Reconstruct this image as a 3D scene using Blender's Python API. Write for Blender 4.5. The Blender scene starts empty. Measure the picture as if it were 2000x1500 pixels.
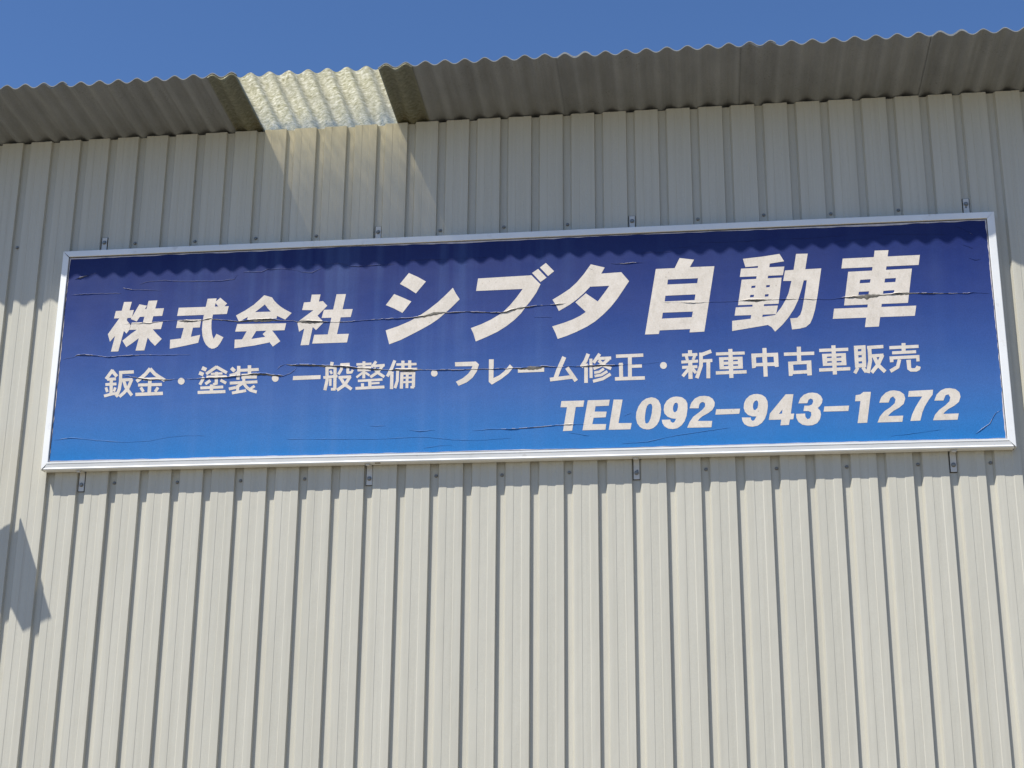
# ---------------------------------------------------------------- setup
import bpy, bmesh, math, random
from mathutils import Vector, Matrix, noise
from mathutils.geometry import delaunay_2d_cdt
random.seed(7)
sc = bpy.context.scene
col = sc.collection

# camera (eye height 1.6 m above the yard; wall face lies in the plane y = 0)
cam_d = bpy.data.cameras.new('camera')
cam = bpy.data.objects.new('camera', cam_d); col.objects.link(cam)
F = Vector((-0.12379766, 0.94901084, 0.28991821)); R = Vector((0.99185778, 0.12713739, 0.00736386)); U = Vector((0.02987106, -0.28846926, 0.9570231))
cam.matrix_world = Matrix(((R.x, U.x, -F.x, 4.37294), (R.y, U.y, -F.y, -8.30042), (R.z, U.z, -F.z, 0.0), (0, 0, 0, 1)))
cam_d.sensor_width = 36; cam_d.lens = 36 * 2839.32 / 2000
cam_d.clip_start = .05; cam_d.clip_end = 3000
sc.camera = cam

# sun and sky share one direction
SUN = Vector((-.895, -1, 2.09)).normalized()
EL = math.asin(SUN.z); AZ = math.atan2(SUN.x, SUN.y)
w = bpy.data.worlds.new('World'); sc.world = w; w.use_nodes = True
nt = w.node_tree; bg = nt.nodes['Background']
sky = nt.nodes.new('ShaderNodeTexSky'); sky.sky_type = 'NISHITA'; sky.sun_disc = False
sky.sun_elevation = EL; sky.sun_rotation = AZ
sky.altitude = 0; sky.air_density = 1.0; sky.dust_density = .3; sky.ozone_density = 6.0
tint = nt.nodes.new('ShaderNodeMix'); tint.data_type = 'RGBA'; tint.blend_type = 'MULTIPLY'; tint.inputs[0].default_value = 1
tint.inputs[7].default_value = (.95, 1.13, 1.36, 1)
nt.links.new(sky.outputs[0], tint.inputs[6]); nt.links.new(tint.outputs[2], bg.inputs[0]); bg.inputs[1].default_value = .075
sd = bpy.data.lights.new('sun', 'SUN'); sd.energy = 5.0; sd.angle = math.radians(.53); sd.color = (1, .94, .84)
sun = bpy.data.objects.new('sun', sd); col.objects.link(sun); sun.location = (-5, -8, 15)
sun.rotation_euler = (-SUN).to_track_quat('-Z', 'Y').to_euler()
sc.view_settings.view_transform = 'Standard'; sc.view_settings.look = 'None'
sc.view_settings.exposure = .42; sc.view_settings.gamma = 1; sc.view_settings.use_curve_mapping = False

# ---------------------------------------------------------------- helpers
def obj(name, verts, faces, mats=None, parent=None, smooth=False, midx=None):
    me = bpy.data.meshes.new(name)
    if parent is not None:
        L = parent.location; q = parent.parent
        while q is not None: L = L + q.location; q = q.parent
        verts = [(v[0] - L[0], v[1] - L[1], v[2] - L[2]) for v in verts]
    me.from_pydata(verts, [], faces)
    for m in (mats if isinstance(mats, (list, tuple)) else [mats]): me.materials.append(m)
    if midx: me.polygons.foreach_set('material_index', midx)
    if smooth: me.polygons.foreach_set('use_smooth', [True] * len(me.polygons))
    me.update()
    o = bpy.data.objects.new(name, me); col.objects.link(o)
    if parent is not None: o.parent = parent
    return o
def empty(name, loc, label, cat, group=None):
    o = bpy.data.objects.new(name, None); col.objects.link(o); o.location = loc; o.empty_display_size = .2
    o['label'] = label; o['category'] = cat
    if group: o['group'] = group
    return o
def box(x0, x1, y0, y1, z0, z1):
    v = [(x, y, z) for x in (x0, x1) for y in (y0, y1) for z in (z0, z1)]
    return v, [(0, 1, 3, 2), (4, 6, 7, 5), (0, 4, 5, 1), (2, 3, 7, 6), (0, 2, 6, 4), (1, 5, 7, 3)]
def join(parts):
    V, Fc = [], []
    for v, f in parts:
        n = len(V); V += v; Fc += [tuple(i + n for i in q) for q in f]
    return V, Fc
def bevel(o, wd, seg=2):
    m = o.modifiers.new('bevel', 'BEVEL'); m.width = wd; m.segments = seg; m.limit_method = 'ANGLE'

class NT:
    def __init__(s, name):
        s.m = bpy.data.materials.new(name); s.m.use_nodes = True; s.t = s.m.node_tree
        s.b = s.t.nodes['Principled BSDF']; s.out = s.t.nodes['Material Output']
        s.tc = s.t.nodes.new('ShaderNodeTexCoord').outputs['Object']
    def n(s, typ, **k):
        x = s.t.nodes.new('ShaderNode' + typ)
        for a, v in k.items():
            if a.startswith('i_'): s.put(x, a[2:].replace('_', ' '), v)
            else: setattr(x, a, v)
        return x
    def put(s, x, key, v):
        i = x.inputs[int(key)] if key.isdigit() else x.inputs[key]
        if isinstance(v, bpy.types.NodeSocket): s.t.links.new(v, i)
        else: i.default_value = v
    def map(s, scale, loc=(0, 0, 0)):
        return s.n('Mapping', i_Vector=s.tc, i_Scale=scale, i_Location=loc).outputs[0]
    def noise(s, scale, vec=None, detail=4, rough=.55):
        return s.n('TexNoise', i_Vector=vec or s.tc, i_Scale=scale, i_Detail=detail, i_Roughness=rough).outputs[0]
    def ramp(s, fac, stops):
        r = s.n('ValToRGB', i_Fac=fac); e = r.color_ramp.elements
        while len(e) < len(stops): e.new(.5)
        for q, (p, c) in zip(e, stops): q.position = p; q.color = (c if len(c) == 4 else (*c, 1)) if isinstance(c, tuple) else (c, c, c, 1)
        return r.outputs[0]
    def mix(s, fac, a, b, mode='MIX'):
        x = s.n('Mix', data_type='RGBA', blend_type=mode)
        for k, v in ((0, fac), (6, a), (7, b)):
            if isinstance(v, tuple) and len(v) == 3: v = (*v, 1)
            s.put(x, str(k), v)
        return x.outputs[2]
    def math(s, op, a, b=0.0):
        x = s.n('Math', operation=op); s.put(x, '0', a); s.put(x, '1', b); return x.outputs[0]
    def bump(s, h, strength, dist):
        return s.n('Bump', i_Height=h, i_Strength=strength, i_Distance=dist).outputs[0]
    def fin(s, color=None, rough=None, metal=0, normal=None, spec=None):
        for k, v in (('Base Color', color), ('Roughness', rough), ('Normal', normal), ('Specular IOR Level', spec)):
            if v is None: continue
            if isinstance(v, tuple) and len(v) == 3: v = (*v, 1)
            s.put(s.b, k, v)
        s.b.inputs['Metallic'].default_value = metal
        return s.m

# ---------------------------------------------------------------- materials
def mat_siding():
    n = NT('cream_painted_steel')
    big = n.noise(.9, n.map((4.5, 1, .3)), 5)
    c = n.mix(n.ramp(big, [(.3, 0.0), (.7, 1.0)]), (.470, .461, .399), (.510, .499, .434))
    streak = n.noise(1, n.map((34, 34, .7)), 4, .6)
    c = n.mix(n.math('MULTIPLY', n.ramp(streak, [(.45, 0.0), (.8, 1.0)]), .38), c, (.34, .33, .28))
    fine = n.noise(260, None, 2)
    c = n.mix(.09, c, n.ramp(fine, [(.3, .15), (.7, .8)]), 'OVERLAY')
    spots = n.n('TexVoronoi', i_Vector=n.tc, i_Scale=5.0, feature='F1')
    sp = n.ramp(spots.outputs['Distance'], [(.010, 1.0), (.022, 0.0)])
    gate = n.ramp(n.noise(3.1, None, 2), [(.58, 0.0), (.62, 1.0)])
    c = n.mix(n.math('MULTIPLY', n.math('MULTIPLY', sp, gate), .7), c, (.1, .09, .07))
    nb = n.bump(n.noise(3.0, n.map((1.6, 1, .6)), 3), .6, .01)
    return n.fin(c, n.ramp(streak, [(.3, .38), (.8, .55)]), 0, nb, .4)
def mat_slate():
    n = NT('grey_fibre_cement')
    c = n.mix(n.ramp(n.noise(5, n.map((1, .35, 1)), 6, .65), [(.3, 0.0), (.72, 1.0)]), (.19, .205, .218), (.265, .283, .297))
    pits = n.ramp(n.noise(95, None, 3), [(.60, 0.0), (.70, 1.0)])
    zone = n.ramp(n.noise(3.2, None, 3), [(.5, 0.0), (.62, 1.0)])
    c = n.mix(n.math('MULTIPLY', n.math('MULTIPLY', pits, zone), .55), c, (.05, .05, .045))
    band = n.ramp(n.noise(1, n.map((26, .5, 1)), 3, .6), [(.38, 0.0), (.66, 1.0)])
    c = n.mix(n.math('MULTIPLY', band, .22), c, (.105, .108, .10))
    c = n.mix(.12, c, n.ramp(n.noise(180, None, 2), [(.3, .1), (.7, .9)]), 'OVERLAY')
    return n.fin(c, .85, 0, n.bump(n.noise(140, None, 3), .35, .002), .3)
def mat_translucent():
    n = NT('ribbed_fibreglass')
    v1 = n.noise(30, n.map((1, 2.0, 1)), 7, .72)
    v2 = n.noise(70, n.map((.6, 1.8, 1)), 5, .7)
    wood = n.mix(.5, v1, v2)
    c = n.ramp(wood, [(.38, (.15, .14, .075)), (.45, (.36, .345, .20)), (.53, (.62, .60, .44)), (.61, (.96, .94, .80))])
    blot = n.ramp(n.noise(4, None, 3), [(.35, 0.0), (.7, 1.0)])
    c = n.mix(n.math('MULTIPLY', blot, .35), c, (.29, .295, .27))
    c2 = c
    nb = n.bump(wood, .9, .012)
    tr = n.n('BsdfTranslucent', i_Color=c2, i_Normal=nb)
    df = n.n('BsdfPrincipled', i_Roughness=.4, i_Normal=nb); n.put(df, 'Base Color', (.43, .455, .38, 1))
    mx = n.n('MixShader', i_0=.36); n.t.links.new(tr.outputs[0], mx.inputs[1]); n.t.links.new(df.outputs[0], mx.inputs[2])
    tp = n.n('BsdfTransparent', i_Color=(1, .90, .66, 1))
    m2 = n.n('MixShader', i_0=n.math('MULTIPLY', n.ramp(n.noise(22, n.map((1, .4, 1)), 5, .7), [(.36, .45), (.66, 1.05)]), n.ramp(n.math('MULTIPLY', n.n('SeparateXYZ', i_Vector=n.tc).outputs[1], -1.0), [(.0, .62), (.08, .36), (.22, .13), (.45, .03)])))
    n.t.links.new(mx.outputs[0], m2.inputs[1]); n.t.links.new(tp.outputs[0], m2.inputs[2])
    n.t.links.new(m2.outputs[0], n.out.inputs[0]); n.t.nodes.remove(n.b)
    return n.m
def mat_print():
    n = NT('blue_gradient_vinyl')
    z = n.n('SeparateXYZ', i_Vector=n.tc)
    zz = n.math('DIVIDE', z.outputs[2], 1.4)
    c = n.ramp(zz, [(0.03, (.014, .16, .45)), (.12, (.028, .152, .425)), (.28, (.040, .118, .35)), (.48, (.029, .073, .26)), (.68, (.0185, .041, .185)), (.97, (.008, .016, .105))])
    n.t.nodes[-1]
    # pale run-off streaks, strongest below the fibreglass roof sheet (left half of the board)
    st = n.noise(1, n.map((9, 1, .4)), 4, .55)
    st = n.ramp(st, [(.46, 0.0), (.8, 1.0)])
    reg = n.ramp(n.math('ADD', n.math('DIVIDE', z.outputs[0], 6), .5), [(.12, .25), (.22, 1.0), (.43, 1.0), (.56, .3), (.8, .15)])
    c = n.mix(n.math('MULTIPLY', n.math('MULTIPLY', st, reg), .22), c, (.12, .22, .46))
    ch = n.ramp(n.noise(2.0, n.map((1, 1, 1)), 6, .65), [(.35, 0.0), (.75, 1.0)])
    c = n.mix(n.math('MULTIPLY', ch, .10), c, (.10, .14, .28))
    gr = n.noise(230, None, 2, .5)
    c = n.mix(.16, c, n.ramp(gr, [(.3, .1), (.7, .9)]), 'OVERLAY')
    wv = n.noise(1.3, n.map((.8, 1, 2.2)), 3)
    h = n.math('ADD', n.math('MULTIPLY', wv, 1.0), n.math('MULTIPLY', gr, .006))
    return n.fin(c, n.ramp(n.noise(6, None, 4), [(.3, .42), (.7, .55)]), 0, n.bump(h, .4, .012), .22)
def mat_letter():
    n = NT('aged_white_vinyl')
    c = n.mix(n.ramp(n.noise(9, None, 5, .6), [(.3, 0.0), (.7, 1.0)]), (.58, .535, .475), (.66, .615, .555))
    v = n.n('TexVoronoi', i_Vector=n.tc, i_Scale=26.0)
    s = n.ramp(v.outputs['Distance'], [(.05, 1.0), (.15, 0.0)])
    grime = n.ramp(n.noise(22, n.map((1, 1, .6)), 6, .7), [(.45, 0.0), (.7, 1.0)])
    c = n.mix(n.math('MULTIPLY', grime, .45), c, (.44, .405, .345))
    g = n.ramp(n.noise(7, None, 3), [(.48, 0.0), (.6, 1.0)])
    c = n.mix(n.math('MULTIPLY', n.math('MULTIPLY', s, g), .6), c, (.30, .26, .21))
    c = n.mix(.14, c, n.ramp(n.noise(120, None, 3), [(.3, .2), (.7, .85)]), 'OVERLAY')
    return n.fin(c, .5, 0, n.bump(n.noise(1.3, n.map((.8, 1, 2.2)), 3), .3, .012), .35)
def mat_alu():
    n = NT('brushed_aluminium_frame')
    c = n.mix(n.ramp(n.noise(3, n.map((1, 1, 1)), 5, .6), [(.3, 0.0), (.7, 1.0)]), (.70, .725, .735), (.80, .815, .82))
    sc_ = n.ramp(n.noise(38, n.map((.3, 1, .3)), 4, .7), [(.62, 0.0), (.74, 1.0)])
    c = n.mix(n.math('MULTIPLY', sc_, .35), c, (.42, .42, .40))
    return n.fin(c, n.ramp(n.noise(14, None, 4), [(.3, .36), (.7, .5)]), .04, n.bump(n.noise(90, None, 2), .1, .001), .5)
def simple(name, color, rough, metal=0, var=.15, scale=20, spec=.4):
    n = NT(name)
    c = n.mix(n.math('MULTIPLY', n.ramp(n.noise(scale, None, 5, .6), [(.35, 0.0), (.75, 1.0)]), var * 2), color, tuple(x * .55 for x in color))
    return n.fin(c, rough, metal, n.bump(n.noise(scale * 5, None, 2), .15, .001), spec)
def mat_ground():
    n = NT('worn_concrete_yard')
    c = n.mix(n.ramp(n.noise(.5, None, 8, .65), [(.3, 0.0), (.7, 1.0)]), (.20, .170, .118), (.27, .232, .162))
    c = n.mix(.2, c, n.ramp(n.noise(30, None, 4), [(.3, .2), (.7, .8)]), 'OVERLAY')
    return n.fin(c, .9, 0, n.bump(n.noise(60, None, 4), .4, .004), .3)
M_side, M_slate, M_trans, M_print, M_let, M_alu, M_ground = mat_siding(), mat_slate(), mat_translucent(), mat_print(), mat_letter(), mat_alu(), mat_ground()
M_box = simple('dark_cabinet_back', (.045, .045, .045), .7)
M_zinc = simple('zinc_plated_steel', (.60, .60, .58), .45, .05, .12, 40)
M_contact = simple('black_contact_shade', (.02, .02, .02), .8)
M_screw = simple('weathered_screw_steel', (.24, .235, .22), .35, .5, .3, 60)
M_peel_hi = simple('torn_film_and_highlight', (.56, .53, .56), .7, 0, .35, 26)
M_split_shade = simple('dull_painted_split_shade', (.135, .128, .112), .75, 0, .5, 70)
M_caster = simple('grey_caster_metal', (.22, .23, .24), .5)
M_rust = simple('rust_and_moss', (.17, .13, .06), .9, 0, .4, 60)

# ---------------------------------------------------------------- ground
S = 600
g = obj('ground', [(-S, -S, -1.6), (S, -S, -1.6), (S, S, -1.6), (-S, S, -1.6)], [(0, 1, 2, 3)], M_ground)
g['kind'] = 'structure'

# ---------------------------------------------------------------- the warehouse
P = .2; VD = .0237; ZT = 4.314; ZB = -1.55
X0, X1 = -4.0, 10.4
hall = empty('warehouse', (3.2, 0, -1.6), 'warehouse clad in cream ribbed steel siding under a corrugated grey roof edge', 'building')
PROF = [(.0, .0004), (.003, VD), (.030, VD + .0006), (.046, VD), (.0570, .0010), (.0610, .0002), (.0800, 0), (.1030, .0002), (.1056, .0019), (.1512, .0024), (.1552, .0001), (.1780, 0), (.1940, .0003)]
for a in range(-20, 52, 12):
    pts = []
    for k in range(12):
        for (x, y) in PROF: pts.append((P * (a + k) + x, y))
    e = P * (a + 12)
    pts[0] = (pts[0][0], .0008)
    pts += [(e - .03, -.0002), (e + .001, -.0016), (e + .0035, .010)]
    V = []; Fc = []
    for (x, y) in pts: V += [(x, y, ZB), (x, y, ZT)]
    for i in range(len(pts) - 1): Fc.append((2 * i, 2 * i + 2, 2 * i + 3, 2 * i + 1))
    # returned top edge so that the sheet end shows a thickness
    nv = len(V)
    for (x, y) in pts: V.append((x, y + .004, ZT))
    for i in range(len(pts) - 1): Fc.append((2 * i + 1, 2 * i + 3, nv + i + 1, nv + i))
    obj('siding_sheet', V, Fc, M_side, hall)
# other walls of the building, plainly clad
obj('side_wall', *box(X0 - .004, X0 + .05, .03, 7.5, ZB, 4.1), M_side, hall)
obj('side_wall', *box(X1 - .05, X1 + .004, .03, 7.5, ZB, 4.1), M_side, hall)
obj('rear_wall', *box(X0 - .004, X1 + .004, 7.5, 7.56, ZB, 3.4), M_side, hall)
obj('plinth', *box(X0 - .004, X1 + .004, .012, .4, -1.6, -1.56), M_ground, hall)

# corrugated roof: peaks at x = XR + WP * integer, rising outwards, cut 0.58 m in front of the wall
XR, WP, AMP, OV, SL = .154, .1212, .0155, .58, .11
def zmid(y): return 4.3305 - SL * y
def roof_sheet(i0, wid, d0, d1, mat, thick, sub=12, dy=None, y0=None):
    n = int(round(wid * sub)); ys = [-OV, -.4, -.2, 0, .5, 2, 7.9]
    if y0: ys = [y0, 2, 7.9]
    if dy: ys = [-OV + j * dy for j in range(int(OV / dy) + 1)] + [0, .3]
    V = []; rows = []
    jx = random.uniform(-.004, .004)
    for s in ((0, 1) if thick else (0,)):
        for y in ys:
            r = []
            for k in range(n + 1):
                q = k / sub; t = q / wid
                c = math.cos(2 * math.pi * (i0 + q)); c = c + .04 * math.cos(4 * math.pi * (i0 + q))
                z = zmid(y) + AMP * c + d0 + (d1 - d0) * min(1, max(0, (t - .08) / .84))
                yy = y
                if y == -OV: yy = y + jx + .0015 * noise.noise(Vector((i0 + q * .9, 3, 1)))
                if not thick and -OV < y: z += .0011 * noise.noise(Vector(((i0 + q) * 3.1, y * 26, 5)))
                r.append(len(V)); V.append((XR + WP * (i0 + q), yy, z + s * thick))
            rows.append(r)
    Fc = []; m = len(ys)
    for s in ((0, 1) if thick else (0,)):
        for j in range(m - 1):
            a, b = rows[s * m + j], rows[s * m + j + 1]
            for k in range(n):
                q = (a[k], a[k + 1], b[k + 1], b[k]); Fc.append(q if s else q[::-1])
    if thick:
        for a, b in ((rows[0], rows[m]), (rows[m - 1], rows[2 * m - 1])):
            for k in range(n): Fc.append((a[k], a[k + 1], b[k + 1], b[k]))
        for e in (0, n):
            for j in range(m - 1): Fc.append((rows[j][e], rows[j + 1][e], rows[m + j + 1][e], rows[m + j][e]))
    o = obj('roof_sheet', V, Fc, mat, hall)
    # smooth the waves, keep cut edges crisp
    me = o.data; me.polygons.foreach_set('use_smooth', [True] * len(me.polygons))
    me.set_sharp_from_angle(angle=math.radians(50))
    return o
for k in range(-4, 9):
    s = 1.6 + 9 * k
    if k == 1: o = roof_sheet(s + .15, 10.55, -.0015, -.0015, M_trans, 0, 14, .04); o['label'] = 'cream translucent fibreglass roof sheet lit from above'; roof_sheet(s, 10.7, .004, .004, M_slate, .0055, y0=.28)  # opaque inner sheet added to keep daylight from behind the wall top
    elif k == 0: roof_sheet(s, 10.7, 0, .008, M_slate, .0055)
    elif k == 2: roof_sheet(s, 10.7, .006, .008, M_slate, .0055)
    else: roof_sheet(s, 10.7, 0, .0075, M_slate, .0055)
# steel purlin that carries the sheets just inside the wall
obj('purlin', *box(X0, X1, .06, .11, 4.20, 4.285), M_rust, hall)

# siding screws along the two girts
def hexhead(x, y, z, r=.0072, h=.007, wr=.0108):
    V = [(x, y, z)]; Fc = []
    n = 12
    rings = [(wr, 0), (wr * .96, -.003), (r * 1.05, -.0042)]
    V = []
    for (rr, dy) in rings: V += [(x + rr * math.cos(2 * math.pi * k / n), y + dy, z + rr * math.sin(2 * math.pi * k / n)) for k in range(n)]
    for a in range(2):
        for k in range(n): Fc.append((a * n + k, a * n + (k + 1) % n, (a + 1) * n + (k + 1) % n, (a + 1) * n + k))
    Fc.append(tuple(range(2 * n, 3 * n)))
    b = len(V)
    for dy in (-.003, -.003 - h): V += [(x + r * math.cos(math.pi * k / 3), y + dy, z + r * math.sin(math.pi * k / 3)) for k in range(6)]
    for k in range(6): Fc.append((b + k, b + (k + 1) % 6, b + 6 + (k + 1) % 6, b + 6 + k))
    V += [(x, y - .004 - h, z)]
    for k in range(6): Fc.append((b + 6 + k, b + 6 + (k + 1) % 6, b + 12))
    return V, Fc
skip_t = {.6, 2.4, 4.0, 6.0}
hv, hf = hexhead(0, 0, 0)
hm = bpy.data.meshes.new('screw'); hm.from_pydata(hv, [], hf); hm.materials.append(M_screw)
def screw(x, z):
    o = bpy.data.objects.new('screw', hm); col.objects.link(o); o.parent = hall
    o.location = Vector((x, VD, z)) - hall.location; o.rotation_euler = (random.uniform(-.08, .08), random.uniform(0, 6), random.uniform(-.08, .08))
for zt in (3.567, 1.984, .20, -1.2):
    for j in range(-9, 26):
        x = .4 * j + .029
        if zt > 1 and (2.2 < x < 2.6 or .3 < x < .5): continue
        screw(x + random.uniform(-.004, .004) + (0 if zt > 3 else .003), zt + random.uniform(-.006, .006))

# ---------------------------------------------------------------- the sign board
BX0, BX1, BZ0, BZ1 = .3935, 6.168, 2.0535, 3.4925
sign = empty('sign_board', (3.28, 0, 2.0535), 'long blue signboard with white Japanese lettering and aluminium frame on the siding', 'sign')
SY = -.064
obj('cabinet_back', *box(BX0 + .006, BX1 - .006, -.0595, -.004, BZ0 + .006, BZ1 - .006), M_box, sign)
BPF = [(0, -.006), (0, -.067), (.0015, -.0705), (.004, -.072), (.0400, -.0745), (.0430, -.0745), (.0445, -.073), (.0445, -.0605)]
BPR = [(0, -.006), (0, -.066), (.0022, -.0705), (.006, -.0725), (.0095, -.0715), (.012, -.0690), (.0305, -.0735), (.0325, -.0700), (.0345, -.0755), (.0440, -.0760), (.0445, -.0745), (.0445, -.0605)]
def bar(side):
    cx = {'b': (BX0, BZ0, BX1, BZ0), 't': (BX0, BZ1, BX1, BZ1), 'l': (BX0, BZ0, BX0, BZ1), 'r': (BX1, BZ0, BX1, BZ1)}[side]
    pr = BPR if side == 'b' else BPF
    V = []; k = len(pr); steps = 24
    ext = {'b': 1.12, 't': .93, 'l': .95, 'r': 1.02}[side]
    for j in range(steps + 1):
        t = j / steps
        for (u, y) in pr:
            ug = u * ext
            if side in 'bt':
                g0 = .0015 + .010 * max(0, 1 - u / .04) if side == 'b' else .0002
                x = (BX0 + u + g0) * (1 - t) + (BX1 - u - g0) * t
                z = cx[1] + (ug if side == 'b' else -ug)
                y2 = y + .0007 * math.sin(t * 17 + (0 if side == 'b' else 2)); z += .0012 * math.sin(t * 9 + (1 if side == 't' else 0))
                V.append((x, y2, z))
            else:
                z = (BZ0 + u + .0008) * (1 - t) + (BZ1 - u - .0004) * t
                x = cx[0] + (ug if side == 'l' else -ug)
                V.append((x, y, z))
    Fc = []
    for j in range(steps):
        for i in range(k - 1):
            q = (j * k + i, (j + 1) * k + i, (j + 1) * k + i + 1, j * k + i + 1)
            Fc.append(q)
    Fc.append(tuple(range(k))[::-1]); Fc.append(tuple(steps * k + i for i in range(k)))
    o = obj('frame_bar', V, Fc, M_alu, sign)
    bm = bmesh.new(); bm.from_mesh(o.data); bmesh.ops.recalc_face_normals(bm, faces=bm.faces); bm.to_mesh(o.data); bm.free()
for s in 'btlr': bar(s)
FX0, FX1, FZ0, FZ1 = BX0 + .0475, BX1 - .0495, BZ0 + .0545, BZ1 - .0475
face = obj('sign_face', *box(FX0, FX1, SY, SY + .0025, FZ0, FZ1), M_print, sign)

# ragged strips where the printed film has shrunk away from the frame
def ragged(pts_fn, n, wmin, wmax, seed, name='peeled_edge', y=SY - .0012, freq=9):
    V = []; Fc = []
    for j in range(n + 1):
        t = j / n; a, dn = pts_fn(t)
        wv = noise.noise(Vector((t * freq, seed, .3))) * .6 + noise.noise(Vector((t * freq * 7, seed, 4))) * .5
        ww = max(0.0003, wmin + (wmax - wmin) * (wv + .35) * 1.1)
        lift = .0015 * abs(noise.noise(Vector((t * 40, seed, 8))))
        V += [(a[0], y - .0002, a[1]), (a[0] + dn[0] * ww, y - lift, a[1] + dn[1] * ww)]
    for j in range(n): Fc.append((2 * j, 2 * j + 2, 2 * j + 3, 2 * j + 1))
    return obj(name, V, Fc, M_peel_hi, sign)
ragged(lambda t: ((FX0 + (FX1 - FX0) * t, FZ1), (0, -1)), 500, .002, .013, 1.7)
ragged(lambda t: ((FX0 + (FX1 - FX0) * t, FZ0), (0, 1)), 500, .0004, .005, 5.1)
ragged(lambda t: ((FX0, FZ0 + (FZ1 - FZ0) * t), (1, 0)), 160, .001, .007, 9.4, freq=5)
ragged(lambda t: ((FX1, FZ0 + (FZ1 - FZ0) * t), (-1, 0)), 160, .001, .010, 12.9, freq=5)

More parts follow.
